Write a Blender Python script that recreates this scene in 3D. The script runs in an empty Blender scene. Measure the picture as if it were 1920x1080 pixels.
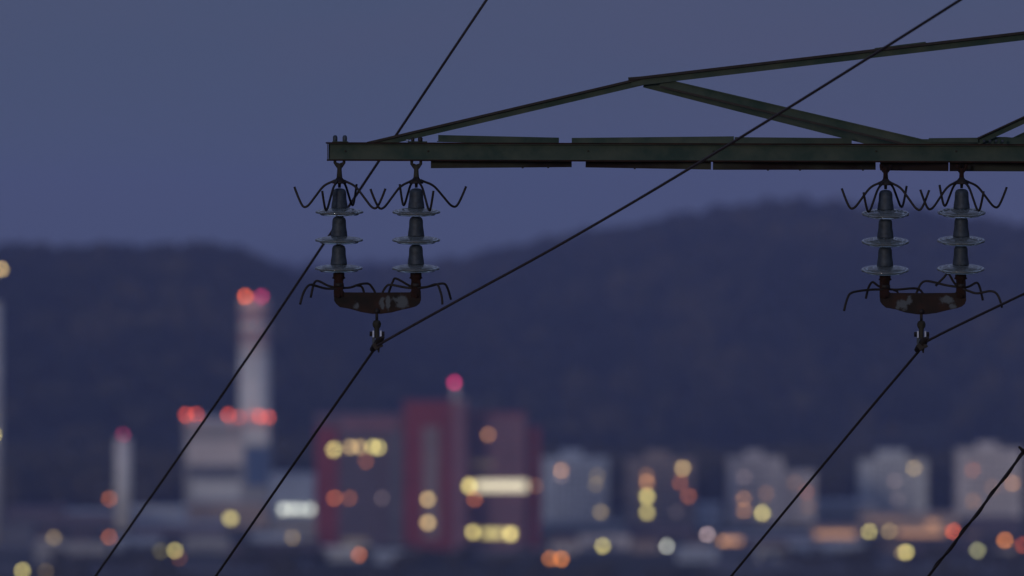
import bpy, bmesh, math, random
import numpy as np
from mathutils import Vector, Matrix

C = bpy.context.scene
rad = math.radians
# ------------------------------------------------------------------ camera
FPX = 16000.0                       # 300 mm lens on a 36 mm sensor, in photo pixels (1920 wide)
PITCH = math.atan(90 / FPX)         # camera looks a third of a degree below level
ARM_D = 46.0                        # metres to the pylon arm
cam = bpy.data.cameras.new('camera')
cam.sensor_width = 36; cam.lens = 300
cam.clip_start = 0.5; cam.clip_end = 60000
cam.dof.use_dof = True
cam.dof.focus_distance = ARM_D
cam.dof.aperture_fstop = 3.2
camo = bpy.data.objects.new('camera', cam)
camo.rotation_euler = (math.pi / 2 - PITCH, 0, 0)
C.collection.objects.link(camo); C.camera = camo
# ------------------------------------------------------------------ view, samples
C.view_settings.view_transform = 'Standard'; C.view_settings.look = 'None'
C.view_settings.gamma = 1; C.view_settings.exposure = 0
C.view_settings.use_curve_mapping = False
C.render.engine = 'CYCLES'
C.cycles.use_adaptive_sampling = False
C.cycles.use_denoising = True
C.cycles.sample_clamp_indirect = 0.6
C.cycles.max_bounces = 8; C.cycles.transmission_bounces = 8; C.cycles.transparent_max_bounces = 12
C.cycles.diffuse_bounces = 2; C.cycles.volume_bounces = 0
C.cycles.caustics_reflective = False; C.cycles.caustics_refractive = False
# ------------------------------------------------------------------ world: dusk sky
SUN_EL, SUN_ROT = rad(1.5), rad(200)
SKY_TINT = (1.0, 1.0, 1.0)
SKY_STRENGTH = 0.10
HORIZON, MIDBAND, UPPER, ZENITH = (0.076, 0.091, 0.157), (0.077, 0.094, 0.166), (0.071, 0.088, 0.158), (0.14, 0.17, 0.30)
W = bpy.data.worlds.new('World'); C.world = W; W.use_nodes = True
nt = W.node_tree; nt.nodes.clear()
out = nt.nodes.new('ShaderNodeOutputWorld'); bg = nt.nodes.new('ShaderNodeBackground')
sky = nt.nodes.new('ShaderNodeTexSky'); sky.sky_type = 'NISHITA'; sky.sun_disc = False
sky.sun_elevation = SUN_EL; sky.sun_rotation = SUN_ROT; sky.altitude = 300
sky.air_density = 1.0; sky.dust_density = 0.6; sky.ozone_density = 3.0
tc = nt.nodes.new('ShaderNodeTexCoord'); L = nt.links
def wn(t, **k):
    n = nt.nodes.new(t)
    for a_, v in k.items(): setattr(n, a_, v)
    return n
def wmix(mode, a_, b_, fac=1.0):
    n = wn('ShaderNodeMix', data_type='RGBA', blend_type=mode)
    for sock, v in ((0, fac), (6, a_), (7, b_)):
        if isinstance(v, bpy.types.NodeSocket): L.new(v, n.inputs[sock])
        else: n.inputs[sock].default_value = v
    return n.outputs[2]
# blue hour: colour by elevation (deep blue low in the east, lighter overhead)
sep = wn('ShaderNodeSeparateXYZ'); L.new(tc.outputs['Generated'], sep.inputs[0])
ramp = wn('ShaderNodeValToRGB'); er = ramp.color_ramp
er.elements[0].position = 0.0; er.elements[0].color = (0.020, 0.022, 0.035, 1)
er.elements[1].position = 1.0; er.elements[1].color = (*ZENITH, 1)
for p_, c_ in ((0.495, (0.030, 0.036, 0.070)), (0.5, HORIZON), (0.5 + 0.5 * 0.008, MIDBAND), (0.5 + 0.5 * 0.02, UPPER), (0.7, (0.12, 0.14, 0.24))):
    e_ = er.elements.new(p_); e_.color = (*c_, 1)
mr = wn('ShaderNodeMapRange'); mr.inputs[1].default_value = -1; mr.inputs[2].default_value = 1
L.new(sep.outputs['Z'], mr.inputs[0]); L.new(mr.outputs[0], ramp.inputs[0])
# the west behind the camera still glows
wr = wn('ShaderNodeMapRange', interpolation_type='SMOOTHSTEP'); wr.inputs[1].default_value = 0.1; wr.inputs[2].default_value = -1.0
L.new(sep.outputs['Y'], wr.inputs[0])
glowc = wmix('MULTIPLY', sky.outputs[0], (*SKY_TINT, 1))
gs = wn('ShaderNodeVectorMath', operation='SCALE'); L.new(glowc, gs.inputs[0]); L.new(wr.outputs[0], gs.inputs['Scale'])
base = wn('ShaderNodeVectorMath', operation='SCALE'); base.inputs['Scale'].default_value = 1.0 / SKY_STRENGTH
# faint streaks of thin cloud
mp_ = wn('ShaderNodeMapping'); mp_.inputs['Scale'].default_value = (9, 9, 30); L.new(tc.outputs['Generated'], mp_.inputs[0])
nz = wn('ShaderNodeTexNoise'); nz.inputs['Scale'].default_value = 1.6; nz.inputs['Detail'].default_value = 2; L.new(mp_.outputs[0], nz.inputs['Vector'])
rp = wn('ShaderNodeValToRGB')
rp.color_ramp.elements[0].position = 0.35; rp.color_ramp.elements[0].color = (0.93, 1.0, 1.0, 1)
rp.color_ramp.elements[1].position = 0.65; rp.color_ramp.elements[1].color = (1.07, 1.0, 1.0, 1)
L.new(nz.outputs['Fac'], rp.inputs[0])
L.new(wmix('MULTIPLY', ramp.outputs[0], rp.outputs[0]), base.inputs[0])
ad = wn('ShaderNodeVectorMath', operation='ADD'); L.new(base.outputs[0], ad.inputs[0]); L.new(gs.outputs[0], ad.inputs[1])
L.new(ad.outputs[0], bg.inputs[0])
bg.inputs[1].default_value = SKY_STRENGTH
L.new(bg.outputs[0], out.inputs[0])
# ------------------------------------------------------------------ sun: afterglow from behind the camera
sl = bpy.data.lights.new('afterglow_sun', 'SUN'); sl.energy = 0.85; sl.angle = rad(8); sl.color = (1.0, 0.86, 0.80)
so = bpy.data.objects.new('afterglow_sun', sl); C.collection.objects.link(so)
# Nishita: rotation measured from +Y; light travels away from the sun
sd = Vector((math.sin(SUN_ROT) * math.cos(rad(4.5)), math.cos(SUN_ROT) * math.cos(rad(4.5)), math.sin(rad(4.5))))
so.rotation_euler = (-sd).to_track_quat('-Z', 'Y').to_euler()

# ================================================================== helpers
CAM_M = Matrix.Rotation(math.pi / 2 - PITCH, 3, 'X')
def at(px, py, d):
    """photo pixel + distance along the view axis -> world point"""
    return CAM_M @ Vector(((px - 960) / FPX * d, (540 - py) / FPX * d, -d))
GZ = -100.0                         # valley floor below the camera
def depth_for(py, h):               # distance at which a point h metres above the valley floor is seen at height py
    return -(GZ + h) * FPX / (py - 450.0)
S = ARM_D / FPX                     # metres per photo pixel at the arm

class MB:
    def __init__(s): s.v = []; s.f = []; s.sm = []
    def add(s, v, f, smooth=False):
        n = len(s.v); s.v += [tuple(p) for p in v]; s.f += [tuple(i + n for i in q) for q in f]; s.sm += [smooth] * len(f)
        return s
    def box(s, c, size, m=None):
        x, y, z = [a / 2 for a in size]
        p = [Vector((sx * x, sy * y, sz * z)) for sz in (-1, 1) for sx, sy in ((-1, -1), (1, -1), (1, 1), (-1, 1))]
        if m is not None: p = [m @ q for q in p]
        p = [q + Vector(c) for q in p]
        return s.add(p, [(0, 3, 2, 1), (4, 5, 6, 7), (0, 1, 5, 4), (1, 2, 6, 5), (2, 3, 7, 6), (3, 0, 4, 7)])
    def tube(s, pts, r, n=8, smooth=True):
        pts = [Vector(p) for p in pts]; rr = r if isinstance(r, (list, tuple)) else [r] * len(pts)
        vs = []; fs = []; ref = None
        for i, p in enumerate(pts):
            t = (pts[min(i + 1, len(pts) - 1)] - pts[max(i - 1, 0)]).normalized()
            if ref is None: ref = Vector((0, 1, 0)) if abs(t.y) < 0.8 else Vector((1, 0, 0))
            a = (ref - t * ref.dot(t)).normalized(); b = t.cross(a); ref = a
            for k in range(n):
                w = 2 * math.pi * k / n
                vs.append(p + (a * math.cos(w) + b * math.sin(w)) * rr[i])
        for i in range(len(pts) - 1):
            for k in range(n):
                k2 = (k + 1) % n
                fs.append((i * n + k, i * n + k2, (i + 1) * n + k2, (i + 1) * n + k))
        fs.append(tuple(range(n))[::-1]); fs.append(tuple((len(pts) - 1) * n + k for k in range(n)))
        return s.add(vs, fs, smooth)
    def lathe(s, prof, n=32, m=None, c=(0, 0, 0), smooth=True, close=False):
        vs = []; fs = []
        for r, z in prof:
            for k in range(n):
                w = 2 * math.pi * k / n; q = Vector((r * math.cos(w), r * math.sin(w), z))
                if m is not None: q = m @ q
                vs.append(q + Vector(c))
        m_ = len(prof)
        for i in range(m_ if close else m_ - 1):
            j = (i + 1) % m_
            for k in range(n):
                k2 = (k + 1) % n; fs.append((i * n + k, i * n + k2, j * n + k2, j * n + k))
        if not close:
            fs.append(tuple(range(n))[::-1]); fs.append(tuple((m_ - 1) * n + k for k in range(n)))
        return s.add(vs, fs, smooth)
    def extr(s, prof, P, Q, up=(0, 0, 1)):
        """sweep a (depth, up) profile straight from P to Q"""
        P = Vector(P); Q = Vector(Q); d = (Q - P).normalized(); v = Vector(up).cross(d).normalized(); u = d.cross(v)
        n = len(prof); vs = [P + v * a + u * b for a, b in prof] + [Q + v * a + u * b for a, b in prof]
        fs = [(i, (i + 1) % n, (i + 1) % n + n, i + n) for i in range(n)] + [tuple(range(n))[::-1], tuple(range(n, 2 * n))]
        return s.add(vs, fs)
    def prism(s, poly, y0, y1):      # polygon in x,z extruded along y
        n = len(poly); vs = [(x, y0, z) for x, z in poly] + [(x, y1, z) for x, z in poly]
        fs = [(i, (i + 1) % n, (i + 1) % n + n, i + n) for i in range(n)] + [tuple(range(n))[::-1], tuple(range(n, 2 * n))]
        return s.add(vs, fs)
    def build(s, name, mat, parent=None, loc=None, bevel=0):
        me = bpy.data.meshes.new(name); me.from_pydata(s.v, [], s.f); me.update()
        bm = bmesh.new(); bm.from_mesh(me); bmesh.ops.recalc_face_normals(bm, faces=bm.faces); bm.to_mesh(me); bm.free()
        me.polygons.foreach_set('use_smooth', s.sm[:len(me.polygons)] + [False] * (len(me.polygons) - len(s.sm)))
        me.materials.append(mat)
        o = bpy.data.objects.new(name, me); C.collection.objects.link(o)
        if parent is not None: o.parent = parent
        if loc is not None: o.location = loc
        if bevel:
            b = o.modifiers.new('bevel', 'BEVEL'); b.width = bevel; b.segments = 2; b.limit_method = 'ANGLE'
        return o

def tag(o, label=None, cat=None, group=None, kind=None):
    if label: o['label'] = label
    if cat: o['category'] = cat
    if group: o['group'] = group
    if kind: o['kind'] = kind
    return o
def thing(name, loc, label, cat, group=None, rz=0):
    o = bpy.data.objects.new(name, None); o.empty_display_size = 0.2; C.collection.objects.link(o)
    o.location = loc; o.rotation_euler = (0, 0, rz)
    return tag(o, label, cat, group)

# ------------------------------------------------------------------ materials
def mat_new(name):
    m = bpy.data.materials.new(name); m.use_nodes = True
    m.cycles.emission_sampling = 'NONE'
    return m, m.node_tree, m.node_tree.nodes['Principled BSDF']
def mat(name, col, rough=0.6, metal=0.0, var=0.25, scale=3.0, col2=None, lo=0.35, hi=0.65, bump=0.0, coord='Object', spec=0.5, detail=4):
    m, t, b = mat_new(name)
    c = t.nodes.new('ShaderNodeTexCoord'); n = t.nodes.new('ShaderNodeTexNoise')
    n.inputs['Scale'].default_value = scale; n.inputs['Detail'].default_value = detail; n.inputs['Roughness'].default_value = 0.6
    r = t.nodes.new('ShaderNodeValToRGB'); r.color_ramp.elements[0].position = lo; r.color_ramp.elements[1].position = hi
    c2 = col2 or tuple(min(1, x * (1 + var)) for x in col); c1 = col if col2 else tuple(x * (1 - var) for x in col)
    r.color_ramp.elements[0].color = (*c1, 1); r.color_ramp.elements[1].color = (*c2, 1)
    t.links.new(c.outputs[coord], n.inputs['Vector']); t.links.new(n.outputs['Fac'], r.inputs[0]); t.links.new(r.outputs[0], b.inputs['Base Color'])
    b.inputs['Roughness'].default_value = rough; b.inputs['Metallic'].default_value = metal; b.inputs['Specular IOR Level'].default_value = spec
    if bump:
        bp = t.nodes.new('ShaderNodeBump'); bp.inputs['Strength'].default_value = bump; bp.inputs['Distance'].default_value = 0.004
        t.links.new(n.outputs['Fac'], bp.inputs['Height']); t.links.new(bp.outputs[0], b.inputs['Normal'])
    return m
def glow(name, disp, gain):
    """lamp material; disp = sRGB 0-255 of its blurred disc, gain = how much the lens spreads it"""
    lin = [(v / 255 / 12.92) if v < 11 else ((v / 255 + 0.055) / 1.055) ** 2.4 for v in disp]
    m, t, b = mat_new(name)
    b.inputs['Base Color'].default_value = (0.25, 0.25, 0.25, 1)
    mxv = max(lin)
    b.inputs['Emission Color'].default_value = (*[v / mxv for v in lin], 1)
    b.inputs['Emission Strength'].default_value = mxv * gain
    return m

M = {}
M['green'] = mat('weathered_green_paint', (0.018, 0.038, 0.033), 0.75, 0, col2=(0.046, 0.062, 0.050), scale=6, bump=0.3, spec=0.15)
M['green_dark'] = mat('dirty_green_paint', (0.020, 0.020, 0.017), 0.8, 0, col2=(0.040, 0.040, 0.032), scale=12, bump=0.3, spec=0.1)
M['tie'] = mat('browned_tie_steel', (0.016, 0.012, 0.012), 0.8, 0, col2=(0.034, 0.040, 0.034), scale=2.2, lo=.42, hi=.6, spec=0.1)
M['cap'] = mat('galvanised_cap', (0.028, 0.040, 0.056), 0.6, 0.2, var=0.3, scale=40, bump=0.2, spec=0.3)
M['black_iron'] = mat('blackened_iron', (0.012, 0.010, 0.010), 0.6, 0.0, var=0.4, scale=30, spec=0.25)
M['rust'] = mat('rusted_iron', (0.010, 0.007, 0.006), 0.9, 0, col2=(0.026, 0.012, 0.009), scale=14, bump=0.4, spec=0.1)
M['wire'] = mat('weathered_aluminium_wire', (0.030, 0.026, 0.032), 0.55, 0.3, var=0.3, scale=60, spec=0.3)
M['zinc'] = mat('bright_zinc', (0.26, 0.31, 0.42), 0.45, 0.5, var=0.1, scale=30)
def yoke_mat(patches):
    """rust with zinc that still clings in patches; patches = (photo x, y, half width, half height) on the plate"""
    m, t, b = mat_new('rusted_yoke_with_flaking_zinc'); l = t.links
    c = t.nodes.new('ShaderNodeTexCoord'); n = t.nodes.new('ShaderNodeTexNoise'); n.inputs['Scale'].default_value = 11; n.inputs['Detail'].default_value = 5
    r = t.nodes.new('ShaderNodeValToRGB'); r.color_ramp.elements[0].color = (0.008, 0.007, 0.006, 1); r.color_ramp.elements[1].color = (0.030, 0.014, 0.010, 1)
    r.color_ramp.elements[0].position = 0.35; r.color_ramp.elements[1].position = 0.75
    n2 = t.nodes.new('ShaderNodeTexNoise'); n2.inputs['Scale'].default_value = 26; n2.inputs['Detail'].default_value = 5; n2.inputs['Roughness'].default_value = 0.6
    l.new(c.outputs['Object'], n.inputs['Vector']); l.new(c.outputs['Object'], n2.inputs['Vector'])
    acc = None
    for px, py, hw, hh in patches:
        p = at(px, py, ARM_D); mp = t.nodes.new('ShaderNodeMapping'); mp.vector_type = 'POINT'
        mp.inputs['Scale'].default_value = (1 / (hw * S), 0, 1 / (hh * S)); mp.inputs['Location'].default_value = (-p.x / (hw * S), 0, -p.z / (hh * S))
        ln = t.nodes.new('ShaderNodeVectorMath'); ln.operation = 'LENGTH'; l.new(c.outputs['Object'], mp.inputs[0]); l.new(mp.outputs[0], ln.inputs[0])
        if acc is None: acc = ln.outputs['Value']
        else:
            mn = t.nodes.new('ShaderNodeMath'); mn.operation = 'MINIMUM'; l.new(acc, mn.inputs[0]); l.new(ln.outputs['Value'], mn.inputs[1]); acc = mn.outputs[0]
    ad = t.nodes.new('ShaderNodeMath'); ad.operation = 'MULTIPLY_ADD'; l.new(n2.outputs['Fac'], ad.inputs[0]); ad.inputs[1].default_value = 3.4; l.new(acc, ad.inputs[2])
    mr = t.nodes.new('ShaderNodeMapRange'); mr.inputs[1].default_value = 2.25; mr.inputs[2].default_value = 2.75; mr.inputs[3].default_value = 1; mr.inputs[4].default_value = 0; l.new(ad.outputs[0], mr.inputs[0])
    mx = t.nodes.new('ShaderNodeMix'); mx.data_type = 'RGBA'; mx.inputs[7].default_value = (0.065, 0.078, 0.092, 1)
    l.new(n.outputs['Fac'], r.inputs[0]); l.new(r.outputs[0], mx.inputs[6]); l.new(mr.outputs[0], mx.inputs[0])
    l.new(mx.outputs[2], b.inputs['Base Color']); b.inputs['Roughness'].default_value = 0.8; b.inputs['Specular IOR Level'].default_value = 0.2
    return m
def glass_mat():
    m, t, b = mat_new('dusty_insulator_glass')
    b.inputs['Base Color'].default_value = (0.80, 0.93, 0.95, 1); b.inputs['Roughness'].default_value = 0.06
    b.inputs['Transmission Weight'].default_value = 1.0; b.inputs['IOR'].default_value = 1.5
    d = t.nodes.new('ShaderNodeBsdfDiffuse'); d.inputs['Color'].default_value = (0.50, 0.58, 0.60, 1)
    n = t.nodes.new('ShaderNodeTexNoise'); n.inputs['Scale'].default_value = 25
    c = t.nodes.new('ShaderNodeTexCoord'); r = t.nodes.new('ShaderNodeMapRange'); r.inputs[3].default_value = 0.06; r.inputs[4].default_value = 0.18
    mx = t.nodes.new('ShaderNodeMixShader'); o = t.nodes['Material Output']; l = t.links
    l.new(c.outputs['Object'], n.inputs['Vector']); l.new(n.outputs['Fac'], r.inputs[0]); l.new(r.outputs[0], mx.inputs[0])
    l.new(b.outputs[0], mx.inputs[1]); l.new(d.outputs[0], mx.inputs[2]); l.new(mx.outputs[0], o.inputs['Surface'])
    return m
M['glass'] = glass_mat()
M['ground'] = mat('valley_ground', (0.030, 0.034, 0.022), 0.95, 0, col2=(0.075, 0.068, 0.050), scale=0.02, lo=0.35, hi=0.7, spec=0.1, detail=8)
M['hill'] = mat('wooded_hill', (0.010, 0.014, 0.012), 0.95, 0, col2=(0.078, 0.066, 0.036), scale=0.014, lo=0.45, hi=0.72, spec=0.05, detail=8)
M['forest'] = mat('hill_forest', (0.010, 0.014, 0.012), 0.95, 0, col2=(0.078, 0.066, 0.036), scale=0.014, lo=0.45, hi=0.72, spec=0.05, detail=6)
M['tree'] = mat('dark_foliage', (0.030, 0.030, 0.018), 0.95, 0, col2=(0.085, 0.070, 0.040), scale=0.3, spec=0.05)
M['trunk'] = mat('tree_bark', (0.05, 0.035, 0.025), 0.95, scale=2)
M['glassstrip'] = mat('stairwell_glass', (0.25, 0.19, 0.19), 0.6, scale=0.2)
M['yard'] = mat('pale_gravel_yard', (0.11, 0.10, 0.095), 0.95, scale=0.05, var=0.3)
M['asphalt'] = mat('asphalt', (0.05, 0.05, 0.052), 0.9, scale=0.3)
M['pale'] = mat('pale_concrete', (0.74, 0.73, 0.68), 0.85, scale=0.15, var=0.12)
M['white'] = mat('white_paint', (0.66, 0.60, 0.56), 0.8, scale=0.15, var=0.1)
M['red'] = mat('red_paint', (0.44, 0.29, 0.28), 0.8, scale=0.2, var=0.15)
M['pgrey'] = mat('pale_grey_cladding', (0.64, 0.66, 0.64), 0.8, scale=0.1, var=0.15)
M['mgrey'] = mat('mid_grey_concrete', (0.36, 0.36, 0.35), 0.9, scale=0.1, var=0.2)
M['dgrey'] = mat('dark_grey_roofing', (0.07, 0.07, 0.075), 0.9, scale=0.2, var=0.2)
M['darkband'] = mat('dark_cladding', (0.11, 0.12, 0.15), 0.7, scale=0.2)
M['bluepanel'] = mat('blue_cladding', (0.04, 0.10, 0.22), 0.6, scale=0.1, var=0.15)
M['bluewall'] = mat('pale_blue_cladding', (0.42, 0.48, 0.56), 0.8, scale=0.1, var=0.15)
M['redwall'] = mat('dark_red_cladding', (0.24, 0.032, 0.040), 0.8, scale=0.12, var=0.15)
M['rosewall'] = mat('rose_grey_facade', (0.25, 0.12, 0.145), 0.85, scale=0.15, var=0.2)
M['slate'] = mat('slate_grey_facade', (0.11, 0.085, 0.11), 0.85, scale=0.15, var=0.2)
M['win'] = mat('dark_window_glass', (0.08, 0.085, 0.11), 0.35, scale=0.5)
M['tanwall'] = mat('tan_render', (0.42, 0.33, 0.27), 0.9, scale=0.12, var=0.15)
M['cream'] = mat('cream_render', (0.66, 0.61, 0.57), 0.9, scale=0.12, var=0.15)
M['tile'] = mat('brown_roof_tiles', (0.13, 0.075, 0.055), 0.9, scale=0.4, var=0.2)
M['steel'] = mat('grey_steel_post', (0.15, 0.15, 0.16), 0.6, 0.3, scale=2)

# ================================================================== ground
def prof(y):
    pts = [(-400, -8), (-40, -1.2), (0, -1.9), (46, -17), (170, -62), (400, -94), (700, -100), (12000, -100)]
    for (a, za), (b, zb) in zip(pts, pts[1:]):
        if y <= b:
            f = (y - a) / (b - a); return za + (zb - za) * f
    return -100
ys = [-400, -200, -100, -40, -20, -10, 0, 10, 20, 30, 40, 46, 60, 80, 110, 140, 170, 220, 280, 340, 400, 500, 600, 700] + list(range(900, 10001, 350))
xs = [x for x in range(-1500, 1501, 100)]
rnd = random.Random(4)
g = MB(); vs = []
for y in ys:
    for x in xs:
        vs.append((x, y, prof(y) + (rnd.uniform(-1, 1) * 0.25 if 20 < y < 700 else 0)))
nx = len(xs)
g.add(vs, [(i * nx + j, i * nx + j + 1, (i + 1) * nx + j + 1, (i + 1) * nx + j) for i in range(len(ys) - 1) for j in range(nx - 1)], True)
tag(g.build('ground', M['ground']), kind='structure')

# roads on the valley floor (4 mm steps would z-fight at this range; real kerbed embankment of 0.15 m)
for (y0, y1) in ((2500, 2516), (2712, 2722), (3030, 3040)):
    r = MB().box((0, (y0 + y1) / 2, GZ + 0.075), (2600, y1 - y0, 0.15))
    tag(r.build('road', M['asphalt']), kind='structure')

# ================================================================== hills
def interp(tab, x):
    if x <= tab[0][0]: return tab[0][1]
    for (a, va), (b, vb) in zip(tab, tab[1:]):
        if x <= b:
            f = (x - a) / (b - a); return va + (vb - va) * f
    return tab[-1][1]
def hill(name, D, front, back, crest_px, seed, nclump, rough=1.0):
    rn = np.random.RandomState(seed)
    x0, x1 = -1480, 1480
    nxh, nyh = 150, 46
    X = np.linspace(x0, x1, nxh); Y = np.concatenate([np.linspace(front, D, 32), np.linspace(D, back, nyh - 31)[1:]])
    ph = rn.rand(8) * 6.28; fr = [0.004, 0.009, 0.017, 0.03]
    def zz(x, y):
        px = 960 + x / D * FPX
        top = (450 - interp(crest_px, px)) / FPX * D
        if y <= D:
            t = (y - front) / (D - front); s = math.sin(t * math.pi / 2) ** 1.15
        else:
            t = (y - D) / (back - D); s = math.cos(t * math.pi / 2) ** 1.2 if t < 1 else 0
        w = 0
        for k, f in enumerate(fr):
            w += math.sin(x * f + ph[k]) * math.cos(y * f * 1.3 + ph[k + 4]) / (k + 1)
        return GZ - 0.6 + (top - 7 - GZ) * s + w * 4 * s * (1 - s) * 2 * rough
    vs = [(float(x), float(y), zz(float(x), float(y))) for y in Y for x in X]
    fs = [(i * nxh + j, i * nxh + j + 1, (i + 1) * nxh + j + 1, (i + 1) * nxh + j) for i in range(len(Y) - 1) for j in range(nxh - 1)]
    tag(MB().add(vs, fs, True).build(name, M['hill']), kind='structure')
    # tree crowns clothing the slope facing the town, thickest along the ridge
    half = 960 / FPX * D * 1.25
    t = (1 + 5 ** .5) / 2
    ico = np.array([(-1, t, 0), (1, t, 0), (-1, -t, 0), (1, -t, 0), (0, -1, t), (0, 1, t), (0, -1, -t), (0, 1, -t), (t, 0, -1), (t, 0, 1), (-t, 0, -1), (-t, 0, 1)]) / 1.9
    icf = [(0, 11, 5), (0, 5, 1), (0, 1, 7), (0, 7, 10), (0, 10, 11), (1, 5, 9), (5, 11, 4), (11, 10, 2), (10, 7, 6), (7, 1, 8), (3, 9, 4), (3, 4, 2), (3, 2, 6), (3, 6, 8), (3, 8, 9), (4, 9, 5), (2, 4, 11), (6, 2, 10), (8, 6, 7), (9, 8, 1)]
    V = []; F = []
    for k in range(nclump):
        x = rn.uniform(-half, half)
        if x < x0 + 20 or x > x1 - 20: continue
        y = D + rn.uniform(-60, 30) if k % 4 == 0 else front + (D - front) * rn.rand() ** 0.8
        s = rn.uniform(4, 8.5); z = zz(x, y)
        pts = ico * (1 + rn.uniform(-.28, .28, (12, 1))) * np.array([s, s, s * rn.uniform(0.9, 1.5)]) + np.array([x, y, z + s * .5])
        n = len(V); V += [tuple(map(float, q)) for q in pts]; F += [tuple(i + n for i in q) for q in icf]
    o = MB().add(V, F).build('hill_forest', M['forest'])
    tag(o, label=None, kind='stuff')
    return o
right_crest = [(-400, 560), (300, 540), (600, 522), (760, 508), (820, 503), (870, 494), (930, 484), (980, 474), (1060, 456), (1150, 440), (1250, 422), (1330, 408), (1400, 395), (1480, 389), (1560, 391), (1640, 401), (1700, 405), (1760, 414), (1790, 425), (1860, 430), (1940, 434), (2100, 442), (2500, 470), (3200, 520)]
left_crest = [(-1500, 520), (-400, 470), (-60, 478), (20, 486), (50, 472), (80, 472), (100, 486), (150, 482), (200, 472), (230, 468), (270, 477), (340, 477), (390, 474), (420, 474), (450, 482), (480, 494), (520, 512), (570, 540), (640, 580), (760, 650), (900, 760), (1000, 860), (1300, 900), (4000, 900)]
far_crest = [(-2000, 520), (200, 500), (430, 482), (520, 494), (600, 502), (700, 498), (780, 500), (860, 506), (1000, 520), (1600, 520), (3000, 540)]
tag(hill('hill', 5600, 3900, 7300, right_crest, 3, 5200), 'dark bluish wooded hillside filling the middle and right behind the town', 'forest')
tag(hill('hill', 4700, 3500, 5600, left_crest, 5, 4200), 'dark wooded ridge with uneven treetops behind the tall striped chimney', 'forest')
tag(hill('hill', 8600, 7400, 9600, far_crest, 9, 900), 'paler far wooded ridge seen in the dip between the two nearer hills', 'forest')

# ================================================================== the pylon with its cross arm
D0 = ARM_D
pyl_base = at(2960, 285, D0 + 0.7); pyl_base.z = prof(pyl_base.y) - 0.3
pyl = thing('lattice_pylon', pyl_base, 'dark green steel lattice pylon arm carrying two pairs of glass insulator strings', 'pylon')
def pb(mb, name, m, bevel=0):
    o = mb.build(name, m, pyl, bevel=bevel); o.matrix_parent_inverse = Matrix.Translation(-pyl_base); return o
def channel(h, fl, t):   # opening toward the camera (depth negative), web at depth 0..t ; u from -h/2 to h/2
    a = h / 2
    return [(t, -a), (t, a), (-fl, a), (-fl, a - t), (0, a - t), (0, -a + t), (-fl, -a + t), (-fl, -a)]
def angle_up(h, w, t):   # upright leg toward the camera with a leg running back at the foot
    return [(0, -h / 2), (0, h / 2), (t, h / 2), (t, -h / 2 + t), (w, -h / 2 + t), (w, -h / 2)]
def angle_dn(h, w, t):   # upright leg, other leg at the top pointing toward the camera
    return [(0, -h / 2), (0, h / 2 - t), (-w, h / 2 - t), (-w, h / 2), (t, h / 2), (t, -h / 2)]
HB = 32 * S
web = channel(HB, 0.028, 0.008)
pb(MB().extr(web, at(616, 284, D0), at(3080, 291, D0)), 'arm_beam', M['green'], 0.001)
rear = channel(HB, 0.028, 0.008)
pb(MB().extr(rear, at(640, 284.5, D0 + .14), at(3080, 292, D0 + 1.35)), 'arm_beam', M['green_dark'])
# flange lips of the front beam, browned by rust
pb(MB().extr([(-0.031, -0.004), (-0.031, 0.0045), (-0.022, 0.0045), (-0.022, -0.004)], at(611, 268.2, D0), at(3080, 275.0, D0)), 'beam_flange', M['rust'])
pb(MB().extr([(-0.031, -0.0045), (-0.031, 0.004), (-0.022, 0.004), (-0.022, -0.0045)], at(613, 300.2, D0), at(3080, 307.0, D0)), 'beam_flange', M['rust'])
pb(MB().box(at(614.5, 284, D0 - .01), (0.004, 0.03, HB * .96)), 'end_plate', M['black_iron'])
# tie angles between the two beams: upper row
up = [(822, 260, 1048, 265, .05, .20), (1072, 265.5, 1376, 262.5, .20, .05), (1378, 264, 1597, 266, .05, .25), (1742, 266, 1834, 265, .1, .16), (1990, 263, 2300, 265, .06, .4), (2320, 264, 2640, 266, .4, .06)]
for x0, y0, x1, y1, d0, d1 in up:
    pb(MB().extr(angle_up(13 * S, 0.035, 0.005), at(x0, y0 - .5, D0 + d0), at(x1, y1 - .5, D0 + d1)), 'tie_angle', M['green'])
lo = [(808, 315.5, 1072, 313.5, .05, .16), (1098, 314, 1333, 318, .16, .05), (1337, 318.5, 1642, 318.5, .05, .2), (1650, 319.5, 1778, 321, .2, .06), (1781, 321, 2060, 322, .06, .3), (2080, 322, 2400, 322, .3, .06)]
for x0, y0, x1, y1, d0, d1 in lo:
    pb(MB().extr(angle_dn(20 * S, 0.03, 0.005), at(x0, y0 - 10, D0 + d0 + .01), at(x1, y1 - 10, D0 + d1 + .01)), 'tie_angle', M['tie'])
# top chord
def chord_prof(h, w, t):
    return [(0, -h / 2), (0, h / 2 - t), (-w, h / 2 - t), (-w, h / 2), (t, h / 2), (t, -h / 2)]
def bar(x0, y0, x1, y1, h, d0, d1, name='top_chord', m='green', w=0.012):
    P = at(x0, y0, D0 + d0); Q = at(x1, y1, D0 + d1)
    o = pb(MB().extr(chord_prof(h * S, w, 0.006), P, Q), name, M[m])
    # rusty lip along the outstanding leg
    d = (Q - P).normalized(); v = Vector((0, 0, 1)).cross(d).normalized(); u = d.cross(v)
    a = -w - 0.002; hh = h * S / 2
    return o
bar(688, 274, 1206, 153, 13.5, .06, .10)
bar(1183, 154, 2960, -55, 16, .085, .3)
def lip(x0, y0, x1, y1, d0, d1, h=4.2):
    pb(MB().extr([(-0.022, -h * S / 2), (-0.022, h * S / 2), (0, h * S / 2), (0, -h * S / 2)], at(x0, y0, D0 + d0), at(x1, y1, D0 + d1)), 'chord_flange', M['black_iron'])
lip(688, 268.2, 1200, 147.6, .055, .095)
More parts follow.
